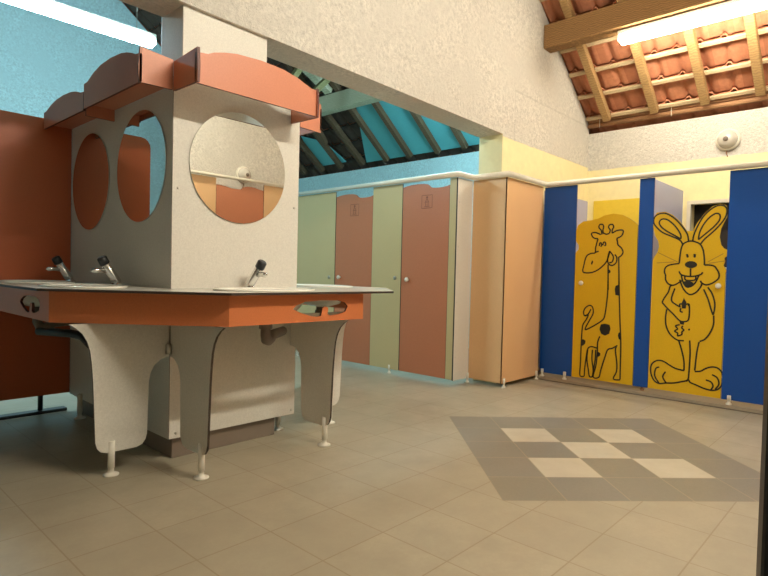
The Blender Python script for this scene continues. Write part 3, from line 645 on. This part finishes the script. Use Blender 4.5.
# ------------------------------------------------------------------ blue and yellow cubicles, facing -x
XB, ZBB = 5.095, .062
BL = [M['blue'], M['blue_edge']]; LV = [M['lavender'], M['lavender']]; YL = [M['yellow'], M['yellow_edge']]
def blue(t, y0, y1, feet): board(t, 'panel', rect(y0, y1, ZBB, ZT), xp(XB), BL, [(XB-.018, y, .10, .028) for y in feet], label='blue panel', foot_r=.014)
def cartoon_door(t, label, outline, strokes, fills, part, knob_p, whiskers=()):
    d = obj('door', plate(outline, .013, xp(XB+.003)), YL, t); d['label'] = label
    fn = xp(XB+.003, -1); bm = B()
    for s in strokes: add_ribbon(bm, s, .0125, fn)
    for s in fills: add_blob(bm, s, fn, .0025)
    for s in whiskers: add_ribbon(bm, s, .006, fn, .0015, 1)
    obj(part, bm, [M['line'], M['whisker']], d)
    knob((XB+.003, *knob_p), d)
def divider(t, y, xe, z1): board(t, 'divider', [(5.115, .10), (xe, .10), (xe, z1), (5.115, z1)], yp(y), LV, [(5.6, y+.007, .13, .028)], label='lavender divider panel')
oG = [(1.728, ZBB), (2.284, ZBB)] + [(2.284, min(DOOR_G[0][1], 1.22))] + [(min(y, 2.284), z) for y, z in DOOR_G]
oG[-1] = (1.728, oG[-1][1])
oR = [(1.048, ZBB), (1.598, ZBB)] + [(min(y, 1.612), z) for y, z in DOOR_R] + [(1.048, 1.06)]
t_ = thing('cartoon_cubicle', 'blue cubicle front whose yellow door carries a black line drawing of a giraffe', 'cubicle', (XB, 2.15, 0), 'blue and yellow cubicles')
blue(t_, 2.288, 2.612, (2.575, 2.345))
cartoon_door(t_, 'yellow door with a giraffe drawing', oG, GIRAFFE, GIRAFFE_FILL, 'giraffe_drawing', (2.21, .949))
divider(t_, 2.62, 6.115, 1.845)
t_ = thing('cartoon_cubicle', 'blue cubicle front whose yellow door is cut and drawn as a grinning rabbit', 'cubicle', (XB, 1.2, 0), 'blue and yellow cubicles')
board(t_, 'panel', rect(1.602, 1.722, ZBB, ZT), xp(XB), BL, label='narrow blue post')
obj('adjustable_foot', foot(XB+.03, 1.655, .09, .028, .012, .018), M['plate'], t_)
cartoon_door(t_, 'yellow door cut and drawn as a rabbit holding a carrot', oR, RABBIT, RABBIT_FILL, 'rabbit_drawing', (1.088, .959), WHISKERS)
blue(t_, -.575, 1.042, (.985, .2))
divider(t_, 1.655, 6.13, 1.885)

# ------------------------------------------------------------------ cubicle along the right wall: the front mirror shows it
t_ = thing('shower_cubicle', 'cubicle of peach panels and terracotta door seen only in the large front mirror', 'cubicle', (3.9, -.6, 0))
board(t_, 'panel', rect(2.3, 3.56, .05, 2.09), yp(-.60, -1), PE, [(3.5, -.604, .09, 0), (2.4, -.604, .09, 0)], label='peach panel')
board(t_, 'panel', rect(4.245, 5.06, .05, 2.09), yp(-.60, -1), PE, [(4.3, -.604, .09, 0)], label='peach panel')
L = .673; w0 = [(0, 2.012), (.10, 2.01), (.2, 2.002), (.3, 1.99), (.5, 1.99), (.55, 2.02), (.62, 2.035), (.72, 2.04), (.82, 2.035), (.92, 2.02), (1, 2.015)]
d_ = obj('door', plate([(3.566, .05)] + [(3.566+L*u, z) for u, z in w0] + [(3.566+L, .05)], .013, yp(-.604, -1)), [M['door_terra'], M['core_edge']], t_); d_['label'] = 'terracotta door with a wavy top edge'
knob((3.64, -.604, .95), d_, 'y')
tag(obj('head_rail', tube([(2.3, -.578, 2.112), (5.05, -.578, 2.112)], .02), M['rail'], None, (3.9, -.59, 2.1)), 'white head rail crossing the reflection in the large front mirror', 'rail')

# ------------------------------------------------------------------ door leaf standing open at the right border
t_ = thing('door_1', 'x', 'door', (1.3, -.2, 0)); del t_['label'], t_['category']; t_['kind'] = 'structure'
bm = B(); a, b = V(1.2, .176, 1.03), V(1.52, -.72, 1.03); d = (b-a).normalized()
add_bar(bm, a+d*.045, b, .036, 2.04); obj('door_leaf', bm, M['black_leaf'], t_)
bm = B(); add_bar(bm, a, a+d*.045, .042, 2.06); obj('edge_trim', bm, M['black'], t_)

# ------------------------------------------------------------------ world and view
wd = bpy.data.worlds.new('world'); scene.world = wd; wd.use_nodes = True
wd.node_tree.nodes['Background'].inputs[0].default_value = (.05, .06, .08, 1); wd.node_tree.nodes['Background'].inputs[1].default_value = .3
scene.view_settings.view_transform = 'Standard'; scene.view_settings.look = 'None'
scene.view_settings.exposure = 0.0; scene.view_settings.gamma = 1.0
scene.cycles.use_denoising = True
scene.cycles.max_bounces = 10; scene.cycles.diffuse_bounces = 6; scene.cycles.glossy_bounces = 4
scene.cycles.sample_clamp_indirect = 6
